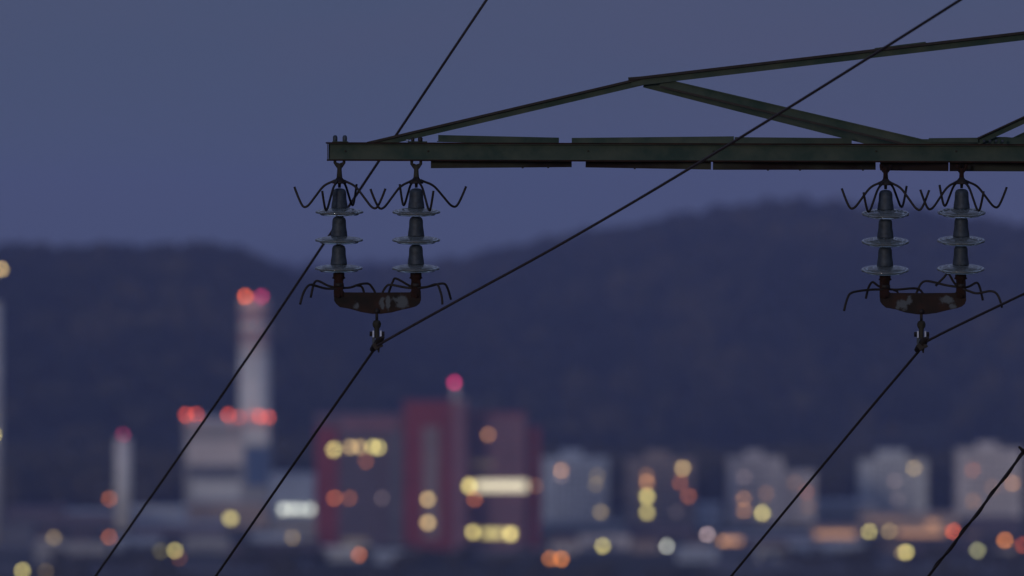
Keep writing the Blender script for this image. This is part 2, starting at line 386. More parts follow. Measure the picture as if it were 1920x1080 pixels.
lip(1178, 148.5, 2960, -61.2, .08, .29, 4.8)
pb(MB().extr([(0, -3 * S), (0, 3 * S), (.006, 3 * S), (.006, -3 * S)], at(1178, 148, D0 + .11), at(1292, 139.5, D0 + .11)), 'splice_plate', M['green'])
pb(MB().extr([(0, -2 * S), (0, 2 * S), (.006, 2 * S), (.006, -2 * S)], at(1640, 92, D0 + .15), at(1736, 80, D0 + .15)), 'splice_plate', M['green'])
# braces
bar(1238, 154, 1745, 273, 16.5, .12, .10, 'brace')
bar(1208, 155.5, 1720, 286, 17, .15, .40, 'brace', w=0.0005)
lip(1238, 162.6, 1700, 271, .095, .085, 3.6)
bar(1832, 266, 2420, -6, 13, .12, .16, 'brace')
bar(1884, 272, 2480, -10, 13, .3, .4, 'brace')
lip(1832, 259.5, 2420, -12.5, .11, .15, 2.6)
bar(2440, 2, 2960, 268, 14, .12, .2, 'brace')
# gusset at the brace foot
pb(MB().prism([(at(a_, b_, D0).x, at(a_, b_, D0).z) for a_, b_ in ((1838, 257.5), (1848, 256), (1890, 256), (1900, 257), (1990, 257), (1990, 272), (1838, 272))], D0 + .18, D0 + .188), 'gusset_plate', M['green'])
pb(MB().box(at(1782, 264, D0 + .10), (0.30, 0.006, 0.018)), 'gusset_plate', M['green'])
for px in (1845, 1856, 1868, 1880):
    pb(MB().lathe([(0.004, 0), (0.0085, 0), (0.0085, 0.008), (0.004, 0.011)], 6, Matrix.Rotation(math.pi / 2, 3, 'X'), at(px, 264.5, D0 + .085), smooth=False), 'bolt', M['cap'])
# bolts and hanger nuts
def nut(px, py, h, w=4.0, d=0.0, m='cap'):
    p = at(px, py, D0 + d)
    pb(MB().lathe([(w * S * .9, 0), (w * S, 0.004), (w * S, h * S * .72), (w * S * .7, h * S * .93), (w * S * .3, h * S)], 10, None, p), 'bolt', M[m])
pb(MB().box(at(638, 266.4, D0 + .0), (30 * S, 0.05, 2.6 * S)), 'washer_plate', M['green'])
nut(628.5, 265, 11.5, 4.3); nut(646.5, 265, 11.5, 4.3)
pb(MB().box(at(783, 266.2, D0 + .03), (36 * S, 0.04, 2.6 * S)), 'washer_plate', M['green'])
nut(774, 265, 8, 3.2, .0, 'black_iron'); nut(788, 265, 8.5, 4.5, .0, 'black_iron'); nut(764, 265, 3.5, 3, .0, 'zinc')
for px, py in ((980, 315.6), (1028, 315.2), (1190, 317.2), (1440, 320), (1500, 320), (1618, 320)): nut(px, py, 2.6, 2, .06, 'black_iron')
for px in (645, 800, 1100, 1335, 1640, 1790):
    pb(MB().lathe([(0.003, 0), (0.0055, 0), (0.0055, 0.004), (0.003, 0.006)], 8, Matrix.Rotation(math.pi / 2, 3, 'X'), at(px + 3, 283.5, D0 + .0), smooth=True), 'bolt', M['green_dark'])
# tower body beyond the right edge
tx0, tx1, ty0, ty1 = at(2960, 285, D0).x, at(2960, 285, D0).x + 1.5, D0 - .05, D0 + 1.45
zb = prof(46) - 1.2
def leg_at(cx, cy, z):
    f = 1 + max(0, (1.5 - z)) * 0.07
    mxm, mym = (tx0 + tx1) / 2, (ty0 + ty1) / 2
    return Vector((mxm + (cx - mxm) * f, mym + (cy - mym) * f, z))
cor = [(tx0, ty0), (tx1, ty0), (tx1, ty1), (tx0, ty1)]
for cx, cy in cor:
    pb(MB().extr([(0, 0), (.12, 0), (.12, .012), (.012, .012), (.012, .12), (0, .12)], leg_at(cx, cy, zb), leg_at(cx, cy, 5.6), up=(1, 0, 0)), 'tower_leg', M['green'])
lv = [5.6, 4.6, 3.6, 2.4, 1.6, .4, -1.2, -3.2, -5.6, -8.6, -12.2, zb]
for za, zb2 in zip(lv, lv[1:]):
    for k in range(4):
        a, b2 = cor[k], cor[(k + 1) % 4]
        up_ = (0, 1, 0) if k % 2 == 0 else (1, 0, 0)
        q = MB()
        q.extr([(0, 0), (.05, 0), (.05, .006), (0, .006)], leg_at(*a, za), leg_at(*b2, zb2), up=up_)
        q.extr([(.02, 0), (.07, 0), (.07, .006), (.02, .006)], leg_at(*b2, za), leg_at(*a, zb2), up=up_)
        pb(q, 'tower_brace', M['green'])
# upper cross arm (above the frame) that holds the far-side wire
ua = at(1314, -600, D0 + .9)
pb(MB().extr(channel(.09, .05, .008), ua - Vector((.1, 0, -.05)), Vector((tx0 + .2, D0 + .9, ua.z + .05))), 'upper_arm_beam', M['green'])
pb(MB().extr(channel(.07, .04, .008), ua + Vector((.2, 0, .1)), Vector((tx0 + .2, D0 + .9, 5.4))), 'upper_arm_beam', M['green'])

# ================================================================== insulator strings
def off(cx, cy, p, d=0.0):
    return at(cx + p[0], cy + p[1], D0 + d + (p[2] * S if len(p) > 2 else 0))
def smooth_path(pts, n=5):
    P = [Vector(p) for p in pts]; P = [P[0] * 2 - P[1]] + P + [P[-1] * 2 - P[-2]]; o = []
    for i in range(1, len(P) - 2):
        for k in range(n):
            t = k / n; a, b, c, d = P[i - 1:i + 3]
            o.append(0.5 * ((2 * b) + (c - a) * t + (2 * a - 5 * b + 4 * c - d) * t * t + (3 * b - 3 * c + d - a) * t ** 3))
    o.append(P[-2]); return o
def horn_upper(fx, side):
    # arms as (x, y, depth) offsets in photo pixels about the horn boss
    def arm(th, r=90, dip=47, tip=12):
        c, s_ = math.cos(rad(th)), math.sin(rad(th))
        pr = [(8, -3), (17, 1), (26, 5), (35, 12), (48, 28), (60, 43), (67, 48), (72, 47.5), (77, 41), (84, 26), (90, 11)]
        k = r / 90
        return [(c * a * k, b - s_ * a * 0.075, s_ * a * k) for a, b in pr]
    return [arm(t_, r_) for t_, r_ in side]
DZ = [0, 52.5, 105.5]
def string(cx, ytop, yb, horn, lower, tilt, label, dd=0.0, lean=0.0):
    """cx centre, ytop underside of the beam, yb boss of the upper horn, all photo pixels"""
    root = thing('insulator_string', at(cx, ytop, D0 + dd), label, 'insulator', 'glass insulator strings hanging from the pylon arm')
    inv = Matrix.Translation(-root.location)
    def add(mb, name, m, bevel=0):
        o = mb.build(name, m, root, bevel=bevel); o.matrix_parent_inverse = inv; return o
    P = lambda x, y, z=0: at(cx + x, y, D0 + dd + z * S)
    # hanger: U-bolt, eye and tapered stem
    h = MB()
    h.tube([P(-8.5, ytop - 1), P(-8.5, ytop + 5), P(-5, ytop + 10), P(-3, ytop + 13)], 2.9 * S)
    h.tube([P(8.5, ytop - 1), P(8.5, ytop + 5), P(5, ytop + 10), P(3, ytop + 13)], 2.9 * S)
    h.tube([P(-7, ytop + 6), P(0, ytop + 8.5), P(7, ytop + 6)], 2.2 * S)
    h.lathe([(5.6 * S, 0), (5.0 * S, -5 * S), (4.2 * S, -9 * S), (4.6 * S, -15 * S), (6 * S, -max(17, yb - ytop - 10) * S)], 14, None, P(0, ytop + 8))
    add(h, 'hanger', M['rust'] if cx > 1200 else M['green_dark'])
    k = MB()
    k.lathe([(4.2 * S, 9 * S), (7 * S, 5 * S), (11 * S, 1 * S), (13.5 * S, -2.5 * S), (13 * S, -4.5 * S), (3 * S, -4.5 * S), (2.6 * S, -12 * S)], 16, None, P(0, yb - 1))
    for arm in horn:
        k.tube(smooth_path([P(a, yb + b, c) for a, b, c in arm], 4), 2.25 * S, 7)
    add(k, 'arcing_horn', M['black_iron'])
    T = Matrix.Rotation(rad(tilt), 3, 'X')
    for i, dz in enumerate(DZ):
        y = yb + 54.5 + dz                       # rim height of this disc
        x = lean * i
        c0 = P(x, y)
        cap = MB().lathe([(3 * S, 42.5 * S), (7.6 * S, 41.7 * S), (10.8 * S, 39.5 * S), (12.6 * S, 35.5 * S), (13 * S, 29.5 * S), (13.2 * S, 23 * S), (14 * S, 18 * S), (14.9 * S, 13 * S), (15.2 * S, 8.5 * S), (15.6 * S, 7.5 * S), (15.3 * S, 5.5 * S), (13.4 * S, 4.6 * S)], 24, Matrix.Rotation(rad(tilt * .5), 3, 'X'), c0)
        add(cap, 'cap', M['cap'])
        mm = 1.0
        top = [(11, 5.6), (16, 4.9), (22, 4.2), (30, 3.1), (37, 1.9), (42.5, 0.7), (45.2, -0.5), (46, -1.9), (45.2, -3.5), (42.6, -4.0), (40.4, -2.8)]
        bot = [(38.6, -1.6), (37.4, -5.6), (35.6, -7.0), (33.6, -5.6), (31.5, -1.2), (26.5, -0.8), (24.5, -4.6), (22.5, -5.6), (20.5, -4.6), (18, -1.0), (14, -3.5), (11, -3)]
        add(MB().lathe([(a * S * .985, b * S * 1.1) for a, b in top + bot], 48, T, c0, close=True), 'glass_disc', M['glass'])
        add(MB().lathe([(6.5 * S, 4 * S), (6 * S, -3 * S), (3.1 * S, -6 * S), (3.1 * S, -11 * S)], 12, None, c0), 'pin', M['black_iron'])
    # bottom socket clevis with lower arcing horn
    yl = yb + 54.5 + DZ[-1]
    xb = lean * 2
    s2 = MB().lathe([(4 * S, 0), (9 * S, -1 * S), (10.6 * S, -4 * S), (10.6 * S, -12 * S), (8.6 * S, -16 * S), (8.4 * S, -26 * S)], 16, None, P(xb, yl + 8))
    s2.tube([P(xb - 12, yl + 20, 0), P(xb + 12, yl + 20, 0)], 1.8 * S, 6)
    add(s2, 'socket', M['rust'])
    k2 = MB().lathe([(9.6 * S, 3 * S), (9.6 * S, -4 * S)], 14, None, P(xb, yl + 33))
    for arm in lower:
        pts = [P(a, b, c) for a, b, c in arm]
        k2.tube(smooth_path(pts, 4), 2.25 * S, 7)
    add(k2, 'arcing_horn', M['black_iron'])
    return root
hu = horn_upper
string(636.5, 300, 341, hu(0, [(-14, 89), (-111, 90), (69, 90), (166, 87)]),
       [[(0, 541, -4), (-25, 541, -10), (-44, 536, -18), (-56, 534, -24), (-64, 542, -27), (-70, 556, -30), (-74, 571, -32)],
        [(0, 540, 4), (-20, 536, 15), (-36, 528, 28), (-44, 527, 34), (-49, 535, 38), (-54, 558, 40)],
        [(0, 540, 4), (20, 539, 10), (38, 533, 16), (54, 532, 24), (62, 540, 28), (68, 551, 30)],
        [(30, 535, 16), (41, 537, 22), (45, 545, 25), (47, 552, 26)]], 4.5,
       'glass insulator string nearest the free end of the arm, leftmost in the photo', lean=-0.6)
string(780.5, 302, 341, hu(0, [(-69, 90), (21, 100), (111, 86), (201, 92)]),
       [[(0, 541, 4), (-20, 539, 8), (-48, 534, 14), (-56, 537, 17), (-62, 546, 18), (-63, 552, 18)],
        [(0, 541, 4), (-14, 535, 18), (-38, 522, 34), (-44, 528, 38), (-48, 538, 40), (-52, 550, 40)],
        [(0, 541, 2), (20, 538, 6), (44, 532, 12), (54, 533, 14), (60, 544, 16), (65, 562, 17)],
        [(0, 540, -4), (20, 538, -14), (38, 533, -26), (44, 543, -30), (48, 558, -33), (49, 571, -34)]], 5.5,
       'glass insulator string second from the free left end of the arm', lean=-0.3)
string(1660.5, 309, 344, hu(0, [(-13, 84), (-118, 88), (62, 84), (165, 85)]),
       [[(0, 543, -4), (-25, 543, -10), (-52, 546, -18), (-66, 550, -24), (-71, 558, -27), (-75, 570, -30), (-78, 583, -32)],
        [(0, 542, 4), (-14, 536, 15), (-24, 529, 24), (-30, 535, 30), (-34, 546, 34), (-37, 560, 36)],
        [(0, 542, 4), (22, 543, 10), (44, 541, 16), (58, 541, 22), (66, 545, 26), (70, 551, 28)],
        [(14, 543, 8), (21, 546, 12), (24, 552, 14)]], 9.0,
       'glass insulator string above the left end of the right-hand rusty yoke', lean=-0.5)
string(1803, 309, 342, hu(0, [(-62, 88), (18, 89), (118, 88), (203, 84)]),
       [[(0, 539, 4), (-28, 535, 10), (-48, 530, 18), (-66, 527, 26), (-76, 532, 30), (-84, 548, 32), (-86, 553, 32)],
        [(-4, 540, 6), (-14, 530, 18), (-25, 513, 34), (-33, 520, 38), (-41, 528, 40), (-49, 536, 40)],
        [(0, 541, 4), (14, 537, 12), (28, 530, 20), (34, 538, 24), (37, 550, 26), (40, 563, 28)],
        [(0, 540, -4), (14, 546, -10), (30, 550, -16), (52, 546, -24), (64, 549, -28), (71, 560, -30), (76, 577, -32)]], 9.0,
       'glass insulator string furthest right, with horns reaching toward the frame edge', lean=-0.8)

# ================================================================== yokes
def yoke(x0, x1, cxm, yb_, label, patches):
    """x0,x1 outer pixels, cxm centre pixel, yb_ top of plate"""
    loc = at((x0 + x1) / 2, yb_, D0)
    root = thing('rusty_yoke', loc, label, 'yoke', 'rusty yokes with wire clamps')
    inv = Matrix.Translation(-loc)
    def add(mb, name, m, bevel=0):
        o = mb.build(name, m, root, bevel=bevel); o.matrix_parent_inverse = inv; return o
    def q(x, y): p = at(x, y, D0); return (p.x, p.z)
    w = x1 - x0; xm = cxm
    poly = [(x0, yb_ - 2), (x0 + 18, yb_ - 2), (x0 + 20, yb_ + 1), (x0 + w * .5, yb_ + 1.5), (x1 - 20, yb_ + 1), (x1 - 18, yb_ - 2), (x1, yb_ - 2), (x1 + .5, yb_ + 15), (x1 - 2, yb_ + 22), (x1 - 8, yb_ + 27), (x1 - 17, yb_ + 30),
            (x1 - 36, yb_ + 34), (xm + 28, yb_ + 39), (xm + 8, yb_ + 41.5), (xm - 8, yb_ + 41.5), (xm - 30, yb_ + 38), (x0 + 30, yb_ + 32), (x0 + 12, yb_ + 29), (x0 + 5, yb_ + 23), (x0 + 1, yb_ + 17)]
    yy = at(cxm, yb_, D0).y
    add(MB().prism([q(*p) for p in poly], yy - .009, yy + .009), 'plate', yoke_mat(patches), 0.003)
    for xx in (x0 + 9.2, x1 - 9.2):
        c = MB().box(at(xx, yb_ - 6, D0), (17.5 * S, 0.040, 32 * S))
        c.tube([at(xx, yb_ + 8, D0) + Vector((0, -.032, 0)), at(xx, yb_ + 8, D0) + Vector((0, .032, 0))], 4 * S, 10)
        add(c, 'clevis', M['rust'], 0.004)
    l = MB().tube([at(cxm, yb_ + 34, D0), at(cxm, yb_ + 56, D0)], 2.8 * S, 10)
    l.tube([at(cxm, yb_ + 36, D0) + Vector((0, -.02, 0)), at(cxm, yb_ + 36, D0) + Vector((0, .02, 0))], 5 * S, 10)
    add(l, 'link', M['black_iron'])
    e = MB().lathe([(2 * S, 8 * S), (6 * S, 6.5 * S), (8.2 * S, 1 * S), (7.4 * S, -4 * S), (4.6 * S, -8 * S), (4.4 * S, -22 * S), (4.2 * S, -26 * S)], 14, None, at(cxm, yb_ + 61, D0))
    e.tube([at(cxm + 2, yb_ + 59, D0) + Vector((0, -.03, 0)), at(cxm + 2, yb_ + 59, D0) + Vector((0, .02, 0))], 2 * S, 8)
    add(e, 'eye', M['green_dark'])
    # bright zinc cheeks of the clamp, with dark bolt heads outside them
    for sx in (-1, 1):
        add(MB().box(at(cxm + .5 + sx * 7, yb_ + 79, D0 - .008), (3.2 * S, 0.02, 13 * S)), 'clamp_strap', M['zinc'], 0.001)
        add(MB().tube([at(cxm + sx * 9 + .5, yb_ + 79, D0 - .004), at(cxm + sx * 14 + .5, yb_ + 79, D0 - .004)], 5.2 * S, 6, False), 'bolt', M['black_iron'])
    add(MB().box(at(cxm - 6, yb_ + 92, D0 - .004), (5 * S, 0.012, 14 * S)), 'clamp_keeper', M['cap'], 0.001)
    cb = MB()
    cb.tube([at(cxm + 12, yb_ + 85, D0 - .08), at(cxm + 5, yb_ + 92, D0 - .02), at(cxm - 1, yb_ + 101, D0 + .01), at(cxm - 9, yb_ + 109, D0 + .05)], [3 * S, 7.5 * S, 8.5 * S, 5 * S], 10)
    cb.box(at(cxm + 1, yb_ + 100, D0), (17 * S, .05, 13 * S), Matrix.Rotation(rad(-35), 3, 'Y'))
    cb.box(at(cxm + 3, yb_ + 94, D0), (12 * S, .04, 20 * S), Matrix.Rotation(rad(8), 3, 'Y'))
    cb.box(at(cxm + 8, yb_ + 100, D0 - .02), (5 * S, .03, 8 * S), Matrix.Rotation(rad(-35), 3, 'Y'))
    cb.tube([at(cxm + 3, yb_ + 104, D0), at(cxm + 3.5, yb_ + 114, D0)], [3.2 * S, 1.4 * S], 8)
    cb.tube([at(cxm - 9, yb_ + 100, D0), at(cxm - 4, yb_ + 104, D0)], [2.2 * S, 3 * S], 8)
    add(cb, 'clamp_body', M['black_iron'], 0.0015)
yoke(625.5, 789, 706.5, 547, 'rusty yoke with flaking zinc under the left pair of insulator strings', [(752, 564, 15, 15), (727, 568, 5, 16), (717, 570, 5, 13), (668, 573, 6, 8)])
yoke(1649, 1811, 1727.5, 548, 'rusty yoke with pale patches under the right pair of insulator strings', [(1690, 570, 13, 12), (1704, 562, 5, 11), (1775, 563, 13, 9), (1785, 574, 8, 6)])

# ================================================================== wires
def wire(pts, r, label, tail=None, name='power_line', m='wire', head=True):
    P = [at(*p) for p in pts]; P = smooth_path(P, 6)
    if head:                                   # uphill span carried on past the viewer
        d = P[0] - P[1]; d = d / abs(d.y)
        P = [P[0] + d * t + Vector((0, 0, .0006 * t * t)) for t in range(90, 0, -6)] + P
    if tail:                                   # sagging span carried on below the frame
        p = P[-1]; d = (P[-1] - P[-2]).normalized(); d = d / d.y
        for t in range(1, 26):
            y = t * tail / 25
            P.append(Vector((p.x + d.x * y, p.y + y, p.z + d.z * y + (y * y) * 0.0013)))
    n = 8; mb = MB().tube(P, r, n)
    o = mb.build(name, M[m]); return tag(o, label, 'power line', 'wires of the power line')
RW = 2.55 * S
wire([(2900, -735, 33), (2350, -355, 37.2), (1800, 0, 42), (1375, 266, 44), (1080, 441.5, 45), (850, 568, 45.6), (721, 640, 45.93), (706, 651, 46.03), (696, 663, 46.15), (560, 857, 46.9), (405, 1080, 48.2)], RW,
     'long dark wire crossing the arm and passing through the left yoke clamp', 100)
wire([(2900, 130, 38.5), (2300, 375, 42.5), (1920, 551, 44.9), (1741, 638, 45.93), (1727, 652, 46.03), (1717, 665, 46.15), (1603, 800, 46.8), (1371, 1080, 48.2)], RW,
     'dark wire passing through the clamp of the right yoke', 100)
wire([(1314, -598, 46.9), (912, 0, 47.5), (745, 250, 48.1), (605, 460, 48.9), (429, 722, 49.8), (179, 1080, 51.3)], 2.6 * S,
     'dark wire running behind the leftmost insulator string down to the lower left corner', 100, head=False)
w5 = wire([(2060, 705, 45.6), (1985, 770, 45.8), (1918, 850, 46.0), (1831, 964, 46.5), (1741, 1080, 47.1)], 2.7 * S,
          'dark wire wrapped in spiral rods at the lower right corner', 100)
# spiral rods wound on the last wire, with a small clamp knob
def spiral():
    P = [at(1975, 782, 45.83), at(1918, 850, 46.0), at(1831, 964, 46.5), at(1741, 1080, 47.1), at(1600, 1262, 48.0)]
    P = smooth_path(P, 40); o = []; acc = 0
    for i in range(len(P)):
        t = (P[min(i + 1, len(P) - 1)] - P[max(0, i - 1)]).normalized(); a = Vector((0, 1, 0)); a = (a - t * a.dot(t)).normalized(); b = t.cross(a)
        if i: acc += (P[i] - P[i - 1]).length
        w = acc / (62 * S * 1.15) * math.pi
        o.append(P[i] + (a * math.cos(w) + b * math.sin(w)) * 2.6 * S)
    return o
root = thing('spiral_rod', at(1831, 964, 46.5), 'dark twisted vibration rod wound round the lower right wire', 'wire fitting')
sp = MB().tube(spiral(), 2.0 * S, 7).build('rod', M['black_iron'], root); sp.matrix_parent_inverse = Matrix.Translation(-root.location)
kn = MB().tube([at(1911, 838, 45.95), at(1918, 845, 45.98), at(1923, 850, 46.0)], [2.2 * S, 3.4 * S, 4.4 * S], 8)
kn.box(at(1924, 847, 46.0), (10 * S, .04, 9 * S), Matrix.Rotation(rad(40), 3, 'Y'))
o = kn.build('knob', M['black_iron'], root); o.matrix_parent_inverse = Matrix.Translation(-root.location)

# ================================================================== lights of the town
DISC = 33.0
LC = {'cream': (192, 182, 152), 'yellow': (182, 168, 98), 'amber': (180, 152, 98), 'orange': (188, 132, 84), 'deep': (186, 100, 52), 'sodium': (192, 112, 44), 'red': (186, 62, 30), 'crimson': (140, 22, 66), 'white': (170, 172, 160), 'green': (146, 144, 100), 'pink': (160, 138, 138), 'fire': (196, 78, 22)}
GM = {}
def gm(col, a, gain):
    a *= .55 if a < .3 else .75 if a < .6 else .95 if a < .9 else 1
    k = (col, round(a, 2), round(gain, 1))
    if k not in GM: GM[k] = glow(col + '_lamp_glow', LC[col], gain * a)
    return GM[k]
def lamp_gain(wpx, hpx=None, round_=True):
    hpx = hpx or wpx
    A = math.pi / 4 * wpx * hpx if round_ else wpx * hpx
    full = math.pi / 4 * DISC * DISC
    return max(1.0, full / A)
LP = 7.5    # lamp diameter in photo pixels (about 1.6 m lantern clusters at town range)
def globe(parent, px, py, D, col, a=1.0, d=LP, name='warning_light'):
    r = d * D / FPX / 2
    mb = MB().lathe([(r * .35, r * .94), (r * .8, r * .6), (r, 0), (r * .8, -r * .6), (r * .35, -r * .94)], 10)
    p = at(px, py, D); o = mb.build(name, gm(col, a, lamp_gain(d)), parent)
    o.location = p - (parent.location if parent is not None else Vector())
    return o
def street_lamp(px, py, col, label, a=1.0, h=9.0, d=LP, D=None):
    D = D or depth_for(py, h); p = at(px, py, D)
    r = d * D / FPX / 2
    root = thing('street_lamp', (p.x, p.y, GZ), label, 'street lamp', 'street lamps of the town')
    H = p.z - GZ
    MB().tube([(0, 0.9, 0), (0, .9, H * .6), (0, .9, H + r * .8), (0, 0, H + r)], [.16, .12, .09, .07], 8).build('post', M['steel'], root)
    MB().lathe([(r * .5, r * 1.25), (r * 1.05, r * .95), (r * 1.05, r * .8), (r * .5, r * .8)], 10, None, (0, 0, H)).build('lamp_hood', M['steel'], root)
    MB().lathe([(r * .8, r * .78), (r, r * .2), (r * .85, -r * .6), (r * .35, -r * .94)], 10, None, (0, 0, H)).build('lamp_globe', gm(col, a, lamp_gain(d)), root)
    return root

# ================================================================== buildings
def block(px0, px1, pytop, D, dep, wall, label, cat='building', name='apartment_block', group=None, roof='dgrey', floors=0, cols=0, lit=(), sidegap=.12, top_extra=None, win='win'):
    x0, x1 = at(px0, 0, D).x, at(px1, 0, D).x; ztop = at(960, pytop, D).z; y0 = at(960, pytop, D).y
    w, hgt = x1 - x0, ztop - GZ
    root = thing(name, ((x0 + x1) / 2, y0, GZ), label, cat, group)
    MB().box((0, dep / 2, hgt / 2 - .3), (w, dep, hgt + .6)).build('wall', M[wall], root)
    MB().box((0, dep / 2, hgt + .25), (w + .6, dep + .6, .5)).build('roof', M[roof], root)
    k = D / FPX
    if top_extra:      # lift house on the roof
        a, b, hh = top_extra
        xa, xb = at(a, 0, D).x - root.location.x, at(b, 0, D).x - root.location.x
        MB().box(((xa + xb) / 2, dep * .5, hgt + .5 + hh * k / 2), (xb - xa, dep * .5, hh * k)).build('lift_house', M[wall], root)
    if floors and cols:
        me = None
        fh = hgt / (floors + .6); cw = w * (1 - 2 * sidegap) / cols
        for f in range(floors):
            for c in range(cols):
                xx = -w / 2 + w * sidegap + (c + .5) * cw; zz = (f + .7) * fh
                if me is None:
                    o = MB().box((0, 0, 0), (cw * .52, .12, fh * .42)).build('window', M[win], root, (xx, -.03, zz)); me = o.data
                else:
                    o = bpy.data.objects.new('window', me); C.collection.objects.link(o); o.parent = root; o.location = (xx, -.03, zz)
    for L_ in lit:
        px, py, col, a = L_[:4]; wp = L_[4] if len(L_) > 4 else LP; hp = L_[5] if len(L_) > 5 else LP
        if wp <= 14: wp *= .8
        if hp <= 14: hp *= .8
        p = at(px, py, D)
        gain = lamp_gain(wp, hp, False) if wp <= DISC else DISC * .82 / min(hp, DISC * .82)
        MB().box((p.x - root.location.x, -.28, p.z - GZ), (wp * k, .54, hp * k)).build('lit_window', gm(col, a, gain), root)
    return root

# --- chimneys and power plant on the left
def chimney(px0, px1, pytop, D, label, bands=None, cap_mat=None, name='chimney', taper=0.9):
    k = D / FPX; w = (px1 - px0) * k; pc = at((px0 + px1) / 2, pytop, D); H = pc.z - GZ
    root = thing(name, (pc.x, pc.y, GZ), label, 'chimney')
    r0, r1 = w / 2 / taper ** .5, w / 2 * taper ** .5
    zt = H
    if bands:
        nb, bh = bands; bh *= k
        for i in range(nb):
            z1 = H - i * bh; z0 = z1 - bh
            rr = lambda z: r0 + (r1 - r0) * z / H
            MB().lathe([(rr(z0), z0), (rr(z1), z1)], 32).build('painted_band', M['white' if i % 2 == 0 else 'red'], root)
        zt = H - nb * bh
    rr = lambda z: r0 + (r1 - r0) * z / H
    MB().lathe([(rr(0), -.3), (rr(zt * .5), zt * .5), (rr(zt), zt)], 32).build('shaft', M['pale'], root)
    MB().lathe([(r1 * 1.06, H), (r1 * 1.06, H + 1.0), (r1 * .8, H + 1.0), (r1 * .8, H - 1)], 32).build('rim', M[cap_mat or 'dgrey'], root)
    return root, k
c, k = chimney(448, 506, 560, 3200, 'tall pale chimney with red and white bands rising behind the power plant', (5, 21), taper=.92)
globe(c, 460, 556, 3190, 'fire', 1); globe(c, 490, 556, 3190, 'crimson', 1.05)
for px, a in ((471, .3), (482, .4)):
    globe(c, px, 780, 3192, 'red', a)
c, k = chimney(216, 246, 822, 2950, 'short slim pale chimney standing alone at the left', None, taper=.95)
globe(c, 231, 815, 2943, 'crimson', .55)
c, k = chimney(-48, 3, 566, 2800, 'pale chimney cut off by the left edge of the photo', taper=.96)
MB().tube([(0, 0, at(0, 566, 2800).z - GZ), (0, 0, at(0, 500, 2800).z - GZ)], .2, 8).build('mast', M['steel'], c)
globe(c, 2, 505, 2792, 'amber', .95); globe(c, -12, 815, 2788, 'yellow', .9)
p = block(346, 503, 790, 3130, 60, 'mgrey', 'pale grey boxy power plant building with red roof lights below the tall chimney', 'power plant', 'power_plant', roof='pgrey',
          lit=())
def panel(root, px0, px1, py0, py1, D, m, name='cladding_panel', proud=.4):
    a, b = at(px0, py0, D), at(px1, py1, D)
    return MB().box(((a.x + b.x) / 2 - root.location.x, -proud / 2, (a.z + b.z) / 2 - GZ), (b.x - a.x, proud, a.z - b.z)).build(name, M[m], root)
panel(p, 348, 502, 796, 818, 3130, 'mgrey'); panel(p, 352, 455, 826, 870, 3130, 'cream'); panel(p, 352, 452, 874, 898, 3130, 'darkband')
panel(p, 362, 450, 902, 940, 3130, 'pgrey'); panel(p, 460, 503, 838, 912, 3130, 'bluepanel')
panel(p, 457, 503, 797, 832, 3130, 'pgrey', proud=.6)
for px, py, a in ((349, 778, .85), (368, 777, .7), (428, 778, .8), (449, 782, .5), (487, 781, .62), (503, 782, .72)):
    q = MB().tube([(0, 0, -1.6), (0, 0, 0)], .12, 6).build('light_post', M['steel'], p); q.location = at(px, py, 3128) - p.location
    globe(p, px, py, 3128, 'red', a)
# --- halls round the plant
b = block(235, 350, 956, 3010, 30, 'bluewall', 'low bluish hall between the short chimney and the power plant', 'hall', 'industrial_hall', roof='pgrey', floors=1, cols=10)
b = block(352, 500, 945, 2960, 30, 'tanwall', 'low tan hall in front of the power plant', 'hall', 'industrial_hall', roof='mgrey', floors=1, cols=12)
b = block(506, 588, 893, 3050, 30, 'bluewall', 'pale blue hall with white lit windows between the plant and the red office block', 'hall', 'industrial_hall', roof='bluewall',
          lit=((532, 955, 'white', .85, 14, 12), (548, 955, 'white', .6, 12, 12), (563, 955, 'white', .6, 12, 12), (581, 955, 'white', .7, 12, 12)))
b = block(508, 600, 975, 2840, 20, 'mgrey', 'low grey shed at the foot of the pale blue hall', 'shed', 'storage_shed', roof='mgrey', floors=1, cols=8, lit=((548, 1008, 'amber', .35, 10, 22),))
b = block(10, 120, 955, 2980, 30, 'slate', 'low dull hall beside the chimney at the left edge', 'hall', 'industrial_hall', roof='slate', floors=1, cols=8)
b = block(122, 214, 962, 2960, 26, 'slate', 'small dull hall just left of the short chimney', 'hall', 'industrial_hall', roof='bluewall', floors=1, cols=6)
b = block(0, 62, 985, 2780, 26, 'darkband', 'dark shed in the lower left corner of the town', 'shed', 'storage_shed', floors=1, cols=5)
b = block(250, 420, 985, 2880, 24, 'slate', 'long low dark shed in front of the halls at the left', 'shed', 'storage_shed', roof='bluewall', floors=1, cols=12)
b = block(430, 590, 1022, 2690, 20, 'slate', 'long low dark shed under the pale blue hall', 'shed', 'storage_shed', roof='dgrey', floors=1, cols=10)

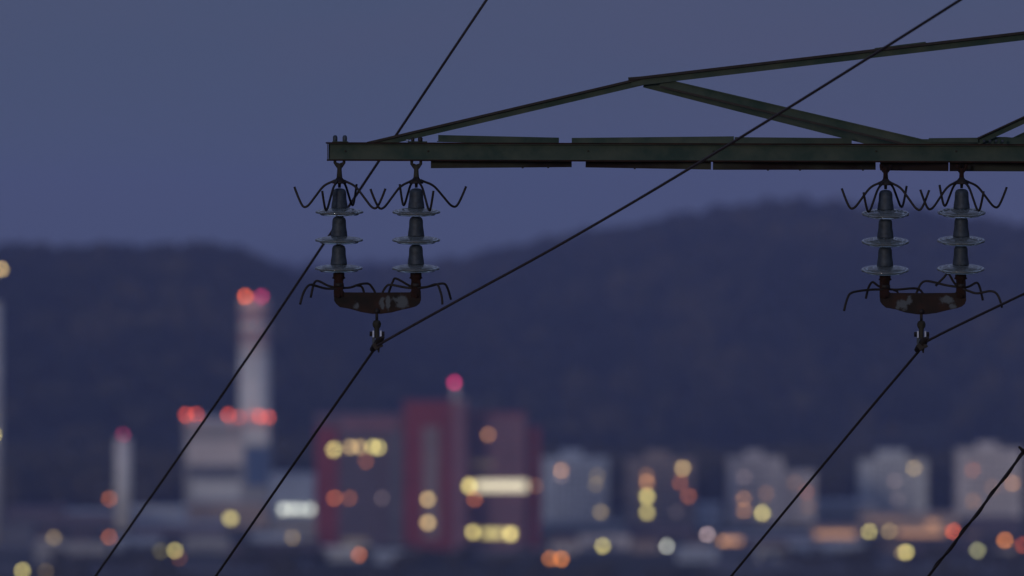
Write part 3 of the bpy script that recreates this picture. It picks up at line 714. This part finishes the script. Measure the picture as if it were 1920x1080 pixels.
# --- red office complex
RD = 2760
GO = None
b = block(592, 756, 782, RD, 26, 'slate', 'dark left wing of the red office block with yellow windows near its top', 'office building', 'office_block', GO, roof='rosewall', floors=10, cols=8, sidegap=.24,
          lit=((626, 843, 'yellow', 1.0, 12, 12), (657, 838, 'amber', .62, 9, 9), (674, 838, 'amber', .62, 9, 9), (699, 838, 'yellow', .75, 8, 10), (710, 839, 'yellow', .75, 8, 10),
               (686, 865, 'deep', .3), (627, 934, 'deep', .55), (655, 934, 'deep', .3), (716, 934, 'pink', .2), (666, 1020, 'amber', .22, 46, 18)))
panel(b, 592, 634, 800, 1038, RD, 'redwall', 'side_wall'); panel(b, 640, 745, 786, 806, RD, 'rosewall', 'parapet_band'); panel(b, 732, 754, 806, 1038, RD, 'darkband', 'side_wall')
b = block(757, 846, 756, RD - 14, 26, 'redwall', 'central red stair tower of the office block with a pale glass strip', 'stair tower', 'stair_tower', GO, roof='redwall',
          lit=((802, 936, 'amber', .85, 11, 11), (802, 980, 'amber', .9, 12, 12)))
panel(b, 793, 824, 800, 1010, RD - 14, 'glassstrip', 'glass_strip'); panel(b, 788, 830, 768, 796, RD - 14, 'redwall', 'parapet_band')
b = block(847, 874, 752, RD - 20, 16, 'rosewall', 'slim pale lift shaft carrying a crimson light in the middle of the red office block', 'lift shaft', 'lift_shaft', GO, roof='mgrey')
q = MB().tube([(0, 0, 0), (0, 0, at(0, 720, RD - 20).z - at(0, 752, RD - 20).z)], .9, 8).build('mast', M['pgrey'], b); q.location = at(854, 752, RD - 20) - b.location + Vector((0, 3, 0))
globe(b, 852, 717, RD - 20, 'crimson', 1.3)
b = block(875, 985, 778, RD, 26, 'rosewall', 'right wing of the red office block with a bright lit row of windows', 'office building', 'office_block', GO, roof='redwall', floors=10, cols=10, sidegap=.06,
          lit=((915, 815, 'orange', .42), (880, 911, 'yellow', 1.3, 12, 14), (940, 911, 'cream', 1.5, 96, 18), (890, 936, 'deep', .5), (887, 998, 'yellow', .95, 12, 12),
               (924, 1000, 'yellow', 1.15, 40, 14), (957, 1001, 'yellow', 1.35, 13, 14), (905, 870, 'amber', .12, 40, 14)))
b = block(986, 1012, 806, RD + 6, 22, 'redwall', 'narrow red end wing stepping down at the right of the office block', 'office building', 'office_block', GO, roof='redwall', floors=9, cols=1, sidegap=.3,
          lit=((1004, 911, 'orange', .24),))
# --- housing blocks to the right
GB = 'housing blocks behind the town centre'
block(1018, 1140, 862, 3040, 20, 'bluewall', 'pale blue housing block next to the red office block', group=GB, roof='bluewall', floors=9, cols=8, top_extra=(1052, 1092, 14),
      lit=((1052, 882, 'orange', .5), (1052, 893, 'pink', .25), (1120, 892, 'amber', .2), (1117, 908, 'amber', .22), (1126, 960, 'amber', .3)))
block(1176, 1302, 864, 3020, 20, 'tanwall', 'dull brownish housing block with a column of yellow lit windows', group=GB, roof='tanwall', floors=9, cols=8, top_extra=(1212, 1254, 14),
      lit=((1212, 891, 'orange', .28), (1213, 904, 'orange', .55), (1213, 931, 'yellow', .95, 11, 11), (1213, 961, 'yellow', .72, 10, 10), (1280, 878, 'amber', .62), (1275, 905, 'deep', .3), (1291, 930, 'deep', .32)))
block(1366, 1468, 862, 3000, 20, 'cream', 'taller left half of the cream stepped housing block', group=GB, roof='cream', floors=9, cols=7, top_extra=(1398, 1432, 12),
      lit=((1395, 895, 'pink', .2), (1394, 935, 'orange', .32), (1395, 958, 'orange', .32), (1437, 925, 'orange', .2), (1429, 962, 'yellow', .7)))
block(1469, 1528, 888, 3004, 20, 'cream', 'lower right half of the cream stepped housing block', group=GB, roof='cream', floors=8, cols=4, lit=((1512, 922, 'deep', .25), (1490, 905, 'orange', .12), (1516, 950, 'orange', .12)))
block(1613, 1738, 864, 3100, 20, 'pgrey', 'grey housing block above the orange lit market hall', group=GB, roof='mgrey', floors=9, cols=8, top_extra=(1646, 1700, 16),
      lit=((1714, 878, 'amber', .4), (1678, 902, 'pink', .22), (1683, 936, 'pink', .15)))
block(1796, 1915, 846, 3060, 20, 'cream', 'pinkish housing block nearest the right edge of the photo', group=GB, roof='cream', floors=10, cols=8, top_extra=(1834, 1872, 12),
      lit=((1824, 881, 'deep', .25), (1825, 940, 'orange', .22), (1861, 914, 'orange', .16), (1898, 906, 'orange', .4)))
block(1308, 1350, 948, 2960, 16, 'bluewall', 'small pale blue house left of the cream stepped block', 'house', 'town_house', roof='bluewall', floors=3, cols=3)
# --- low buildings at their feet
block(1016, 1170, 985, 2900, 24, 'mgrey', 'long low grey hall in front of the pale blue housing block', 'hall', 'market_hall', roof='mgrey', floors=1, cols=12)
block(1172, 1300, 990, 2860, 20, 'slate', 'low dark row of shops in front of the brownish block', 'shop', 'shop_row', roof='slate', floors=1, cols=9)
block(1352, 1520, 1006, 2800, 20, 'slate', 'low dark shop row in front of the cream stepped block', 'shop', 'shop_row', roof='bluewall', floors=1, cols=12, lit=((1371, 1014, 'orange', .62, 38, 10),))
block(1522, 1640, 944, 3060, 24, 'mgrey', 'mid grey hall between the cream and the grey housing blocks', 'hall', 'market_hall', roof='bluewall', floors=1, cols=8)
block(1524, 1612, 988, 2850, 20, 'tanwall', 'low shop with a long orange lit front left of the market hall', 'shop', 'shop_row', roof='slate', lit=((1566, 1002, 'orange', .55, 74, 10),))
block(1614, 1796, 966, 2880, 24, 'tanwall', 'wide market hall with glowing orange front below the grey housing block', 'market hall', 'market_hall', roof='tanwall',
      lit=((1725, 999, 'orange', .5, 84, 11), (1749, 982, 'orange', .42, 22, 14), (1660, 975, 'orange', .16, 60, 12)))
block(1798, 1915, 975, 2890, 20, 'slate', 'low dark shops below the pinkish housing block', 'shop', 'shop_row', roof='slate', floors=1, cols=9, lit=((1823, 1004, 'orange', .1, 26, 10),))
# gable houses
def house(px0, px1, pye, rise, D, wall, label, lit=()):
    b = block(px0, px1, pye, D, 10, wall, label, 'house', 'gable_house', 'low houses at the foot of the town', roof='tile', floors=2, cols=4, lit=lit)
    w = at(px1, 0, D).x - at(px0, 0, D).x; h = at(960, pye, D).z - GZ + .5; rz = rise * D / FPX
    n = MB().add([(-w / 2 - .5, -.5, h), (w / 2 + .5, -.5, h), (w / 2 + .5, 10.5, h), (-w / 2 - .5, 10.5, h), (-w / 2 + 1, 5, h + rz), (w / 2 - 1, 5, h + rz)],
                 [(0, 1, 5, 4), (2, 3, 4, 5), (1, 2, 5), (3, 0, 4), (0, 3, 2, 1)]).build('gable_roof', M['tile'], b)
    return b
house(70, 112, 1010, 12, 2740, 'cream', 'cream gabled house in the lower left of the town')
house(128, 178, 1016, 12, 2700, 'tanwall', 'tan gabled house left of the nearest left wire')
house(1032, 1082, 1018, 12, 2720, 'cream', 'cream gabled house just right of the red office block')
house(1186, 1236, 1016, 10, 2730, 'tanwall', 'tan gabled house below the yellow column of windows')
house(1290, 1330, 1022, 10, 2690, 'cream', 'cream gabled house beside the pinkish white street lamp')
house(1420, 1476, 1026, 10, 2660, 'pgrey', 'pale grey gabled house below the cream stepped block')
house(1640, 1690, 1024, 10, 2725, 'tanwall', 'tan gabled house below the glowing market hall')
house(1860, 1905, 1028, 10, 2660, 'cream', 'cream gabled house in the lower right corner')

# more sheds and houses between the viewer and the town centre
for a in (
    (66, 200, 1022, 2660, 14, 'mgrey', 'long low grey shed between two dim lamps at the lower left'),
    (212, 300, 1012, 2750, 14, 'bluewall', 'pale bluish shed between the short chimney and the power plant lamps'),
    (346, 428, 1010, 2720, 14, 'mgrey', 'grey shed just right of the bright yellow lamp at the lower left'),
    (470, 560, 1004, 2740, 14, 'bluewall', 'bluish shed crossed by the lower end of the left clamp wire'),
    (604, 700, 1030, 2660, 12, 'pgrey', 'pale low shed at the foot of the left red office wing'),
    (702, 780, 1036, 2640, 12, 'bluewall', 'bluish low shed below the central red stair tower'),
    (890, 990, 1036, 2640, 12, 'darkband', 'dark low shed below the right red office wing'),
    (1086, 1180, 1008, 2760, 14, 'cream', 'cream low store below the pale blue housing block'),
    (1270, 1345, 1030, 2650, 12, 'bluewall', 'bluish low store right of the pale green lamp'),
    (1480, 1620, 1020, 2700, 14, 'bluewall', 'bluish low store under the long orange lit shop front'),
    (1712, 1850, 1020, 2700, 14, 'slate', 'slate coloured low store right of the lowest yellow lamp'),
):
    block(a[0], a[1], a[2], a[3], a[4], a[5], a[6], 'shed', 'low_shed', 'low sheds at the near edge of the town', roof=a[5], floors=1, cols=6)
for (xa, xb, ya, yb2) in ((-760, 200, 2722.5, 2790), (60, 420, 2560, 2700), (-420, -250, 2840, 2930), (-230, -60, 2560, 2640), (300, 800, 2770, 2860)):
    tag(MB().box(((xa + xb) / 2, (ya + yb2) / 2, GZ + .05), (xb - xa, yb2 - ya, .1)).build('paved_yard', M['yard']), kind='structure')
# --- street lamps
for px, py, col, a, lab in (
    (42, 1070, 'yellow', .85, 'yellow street lamp lowest in the left corner of the town'),
    (86, 1071, 'amber', .22, 'faint amber street lamp beside the lowest yellow one'),
    (101, 1008, 'amber', .38, 'dim amber street lamp left of the short slim chimney'),
    (205, 935, 'deep', .55, 'reddish orange lamp close beside the short slim chimney'),
    (205, 1007, 'deep', .55, 'orange street lamp at the foot of the short slim chimney'),
    (328, 1032, 'yellow', .72, 'brighter yellow one of two street lamps below the power plant'),
    (301, 1033, 'yellow', .22, 'dull olive street lamp left of a brighter yellow one'),
    (336, 1046, 'deep', .22, 'faint rusty lamp below the brighter yellow one'),
    (1031, 1047, 'sodium', .6, 'left one of two orange street lamps touching each other'),
    (1052, 1048, 'sodium', .9, 'right one of two orange street lamps touching each other'),
    (673, 1040, 'deep', .62, 'orange street lamp at the foot of the left red office wing'),
    (548, 1008, 'amber', .34, 'faint amber street lamp below the pale blue hall'),
    (1130, 1024, 'yellow', .85, 'yellow street lamp below the pale blue housing block'),
    (1250, 1024, 'white', .72, 'pale green street lamp below the brownish housing block'),
    (1326, 1002, 'pink', .85, 'pinkish white street lamp below the small pale blue house'),
    (1355, 1015, 'orange', .4, 'orange street lamp left of the lit shop row'),
    (1630, 997, 'yellow', .8, 'yellow street lamp at the left end of the market hall'),
    (1667, 996, 'amber', .5, 'dimmer amber street lamp right of the yellow one at the market hall'),
    (1699, 1035, 'yellow', .95, 'bright yellow street lamp below the market hall'),
    (1692, 1036, 'amber', .4, 'amber street lamp half hidden by the bright yellow one'),
    (1833, 1032, 'green', .8, 'greenish street lamp near the twisted wire at the right'),
    (1884, 1013, 'sodium', .85, 'orange street lamp near the lower right corner'),
    (1268, 960, 'pink', .12, 'faint pinkish street lamp right of the yellow lit column'),
):
    street_lamp(px, py, col, lab, a)
street_lamp(432, 972, 'yellow', 'large pale yellow street lamp in front of the power plant', .95, d=13)
# red signals
for px, py, a, lab in ((1787, 996, .8, 'red traffic light at the right end of the market hall'), (1918, 1022, .55, 'red traffic light cut by the right edge of the photo')):
    h = 7; D = depth_for(py, h); p = at(px, py, D)
    r_ = thing('traffic_light', (p.x, p.y, GZ), lab, 'traffic light', 'traffic lights')
    MB().tube([(0, .6, 0), (0, .6, h + .4)], .1, 8).build('post', M['steel'], r_)
    MB().box((0, .45, h - .9), (1.7, .5, 3.6)).build('signal_head', M['black_iron'], r_)
    globe(r_, px, py, D, 'fire', a, name='red_lens')
# ================================================================== town trees
t_ = (1 + 5 ** .5) / 2
ICO = [(-1, t_, 0), (1, t_, 0), (-1, -t_, 0), (1, -t_, 0), (0, -1, t_), (0, 1, t_), (0, -1, -t_), (0, 1, -t_), (t_, 0, -1), (t_, 0, 1), (-t_, 0, -1), (-t_, 0, 1)]
ICF = [(0, 11, 5), (0, 5, 1), (0, 1, 7), (0, 7, 10), (0, 10, 11), (1, 5, 9), (5, 11, 4), (11, 10, 2), (10, 7, 6), (7, 1, 8), (3, 9, 4), (3, 4, 2), (3, 2, 6), (3, 6, 8), (3, 8, 9), (4, 9, 5), (2, 4, 11), (6, 2, 10), (8, 6, 7), (9, 8, 1)]
def clump_mass(name, spots, label, seed=1):
    rn = random.Random(seed); mb = MB()
    for x, y, s in spots:
        for _ in range(3):
            dx, dy, dz = rn.uniform(-.5, .5) * s, rn.uniform(-.5, .5) * s, rn.uniform(0, .7) * s; q = s * rn.uniform(.35, .6)
            mb.add([(x + dx + a / 1.9 * q * rn.uniform(.8, 1.25), y + dy + b / 1.9 * q * rn.uniform(.8, 1.25), GZ + s * .35 + dz + c_ / 1.9 * q * rn.uniform(.8, 1.25)) for a, b, c_ in ICO], ICF)
    return tag(mb.build(name, M['tree']), label, 'trees', kind='stuff')
rn = random.Random(11)
sp_ = []
for i in range(900):
    D = rn.uniform(2200, 2440); px = rn.uniform(-150, 2080)
    sp_.append((at(px, 0, D).x, D, rn.uniform(3.2, 5.5)))
clump_mass('woodland', sp_, 'dark belt of trees along the bottom edge in front of the town')
sp_ = []
for i in range(170):
    D = rn.uniform(2580, 2700); px = rn.choice([rn.uniform(440, 600), rn.uniform(680, 1020), rn.uniform(1400, 1640), rn.uniform(1700, 1920), rn.uniform(100, 330)])
    sp_.append((at(px, 0, D).x, D, rn.uniform(2.2, 3.8)))
clump_mass('shrubbery', sp_, 'low dark bushes between the houses of the town', 2)
sp_ = []
for i in range(1200):
    D = rn.uniform(3180, 3500); px = rn.uniform(-150, 2080)
    sp_.append((at(px, 0, D).x, D, rn.uniform(7, 13)))
clump_mass('woodland', sp_, 'dark belt of trees behind the buildings at the foot of the hills', 3)

# ================================================================== haze
HAZE = 1.05e-4
hz = MB().box((0, 4600, (-102 + 75) / 2), (3400, 10900, 177)).build('haze', bpy.data.materials.new('evening_haze'))
hm = hz.data.materials[0]; hm.use_nodes = True; hn = hm.node_tree; hn.nodes.clear()
ho = hn.nodes.new('ShaderNodeOutputMaterial'); pv = hn.nodes.new('ShaderNodeVolumePrincipled')
pv.inputs['Color'].default_value = (0.44, 0.53, 1.0, 1); pv.inputs['Density'].default_value = HAZE; pv.inputs['Anisotropy'].default_value = 0.0
hn.links.new(pv.outputs[0], ho.inputs['Volume'])
hz.visible_shadow = True
tag(hz, kind='stuff')
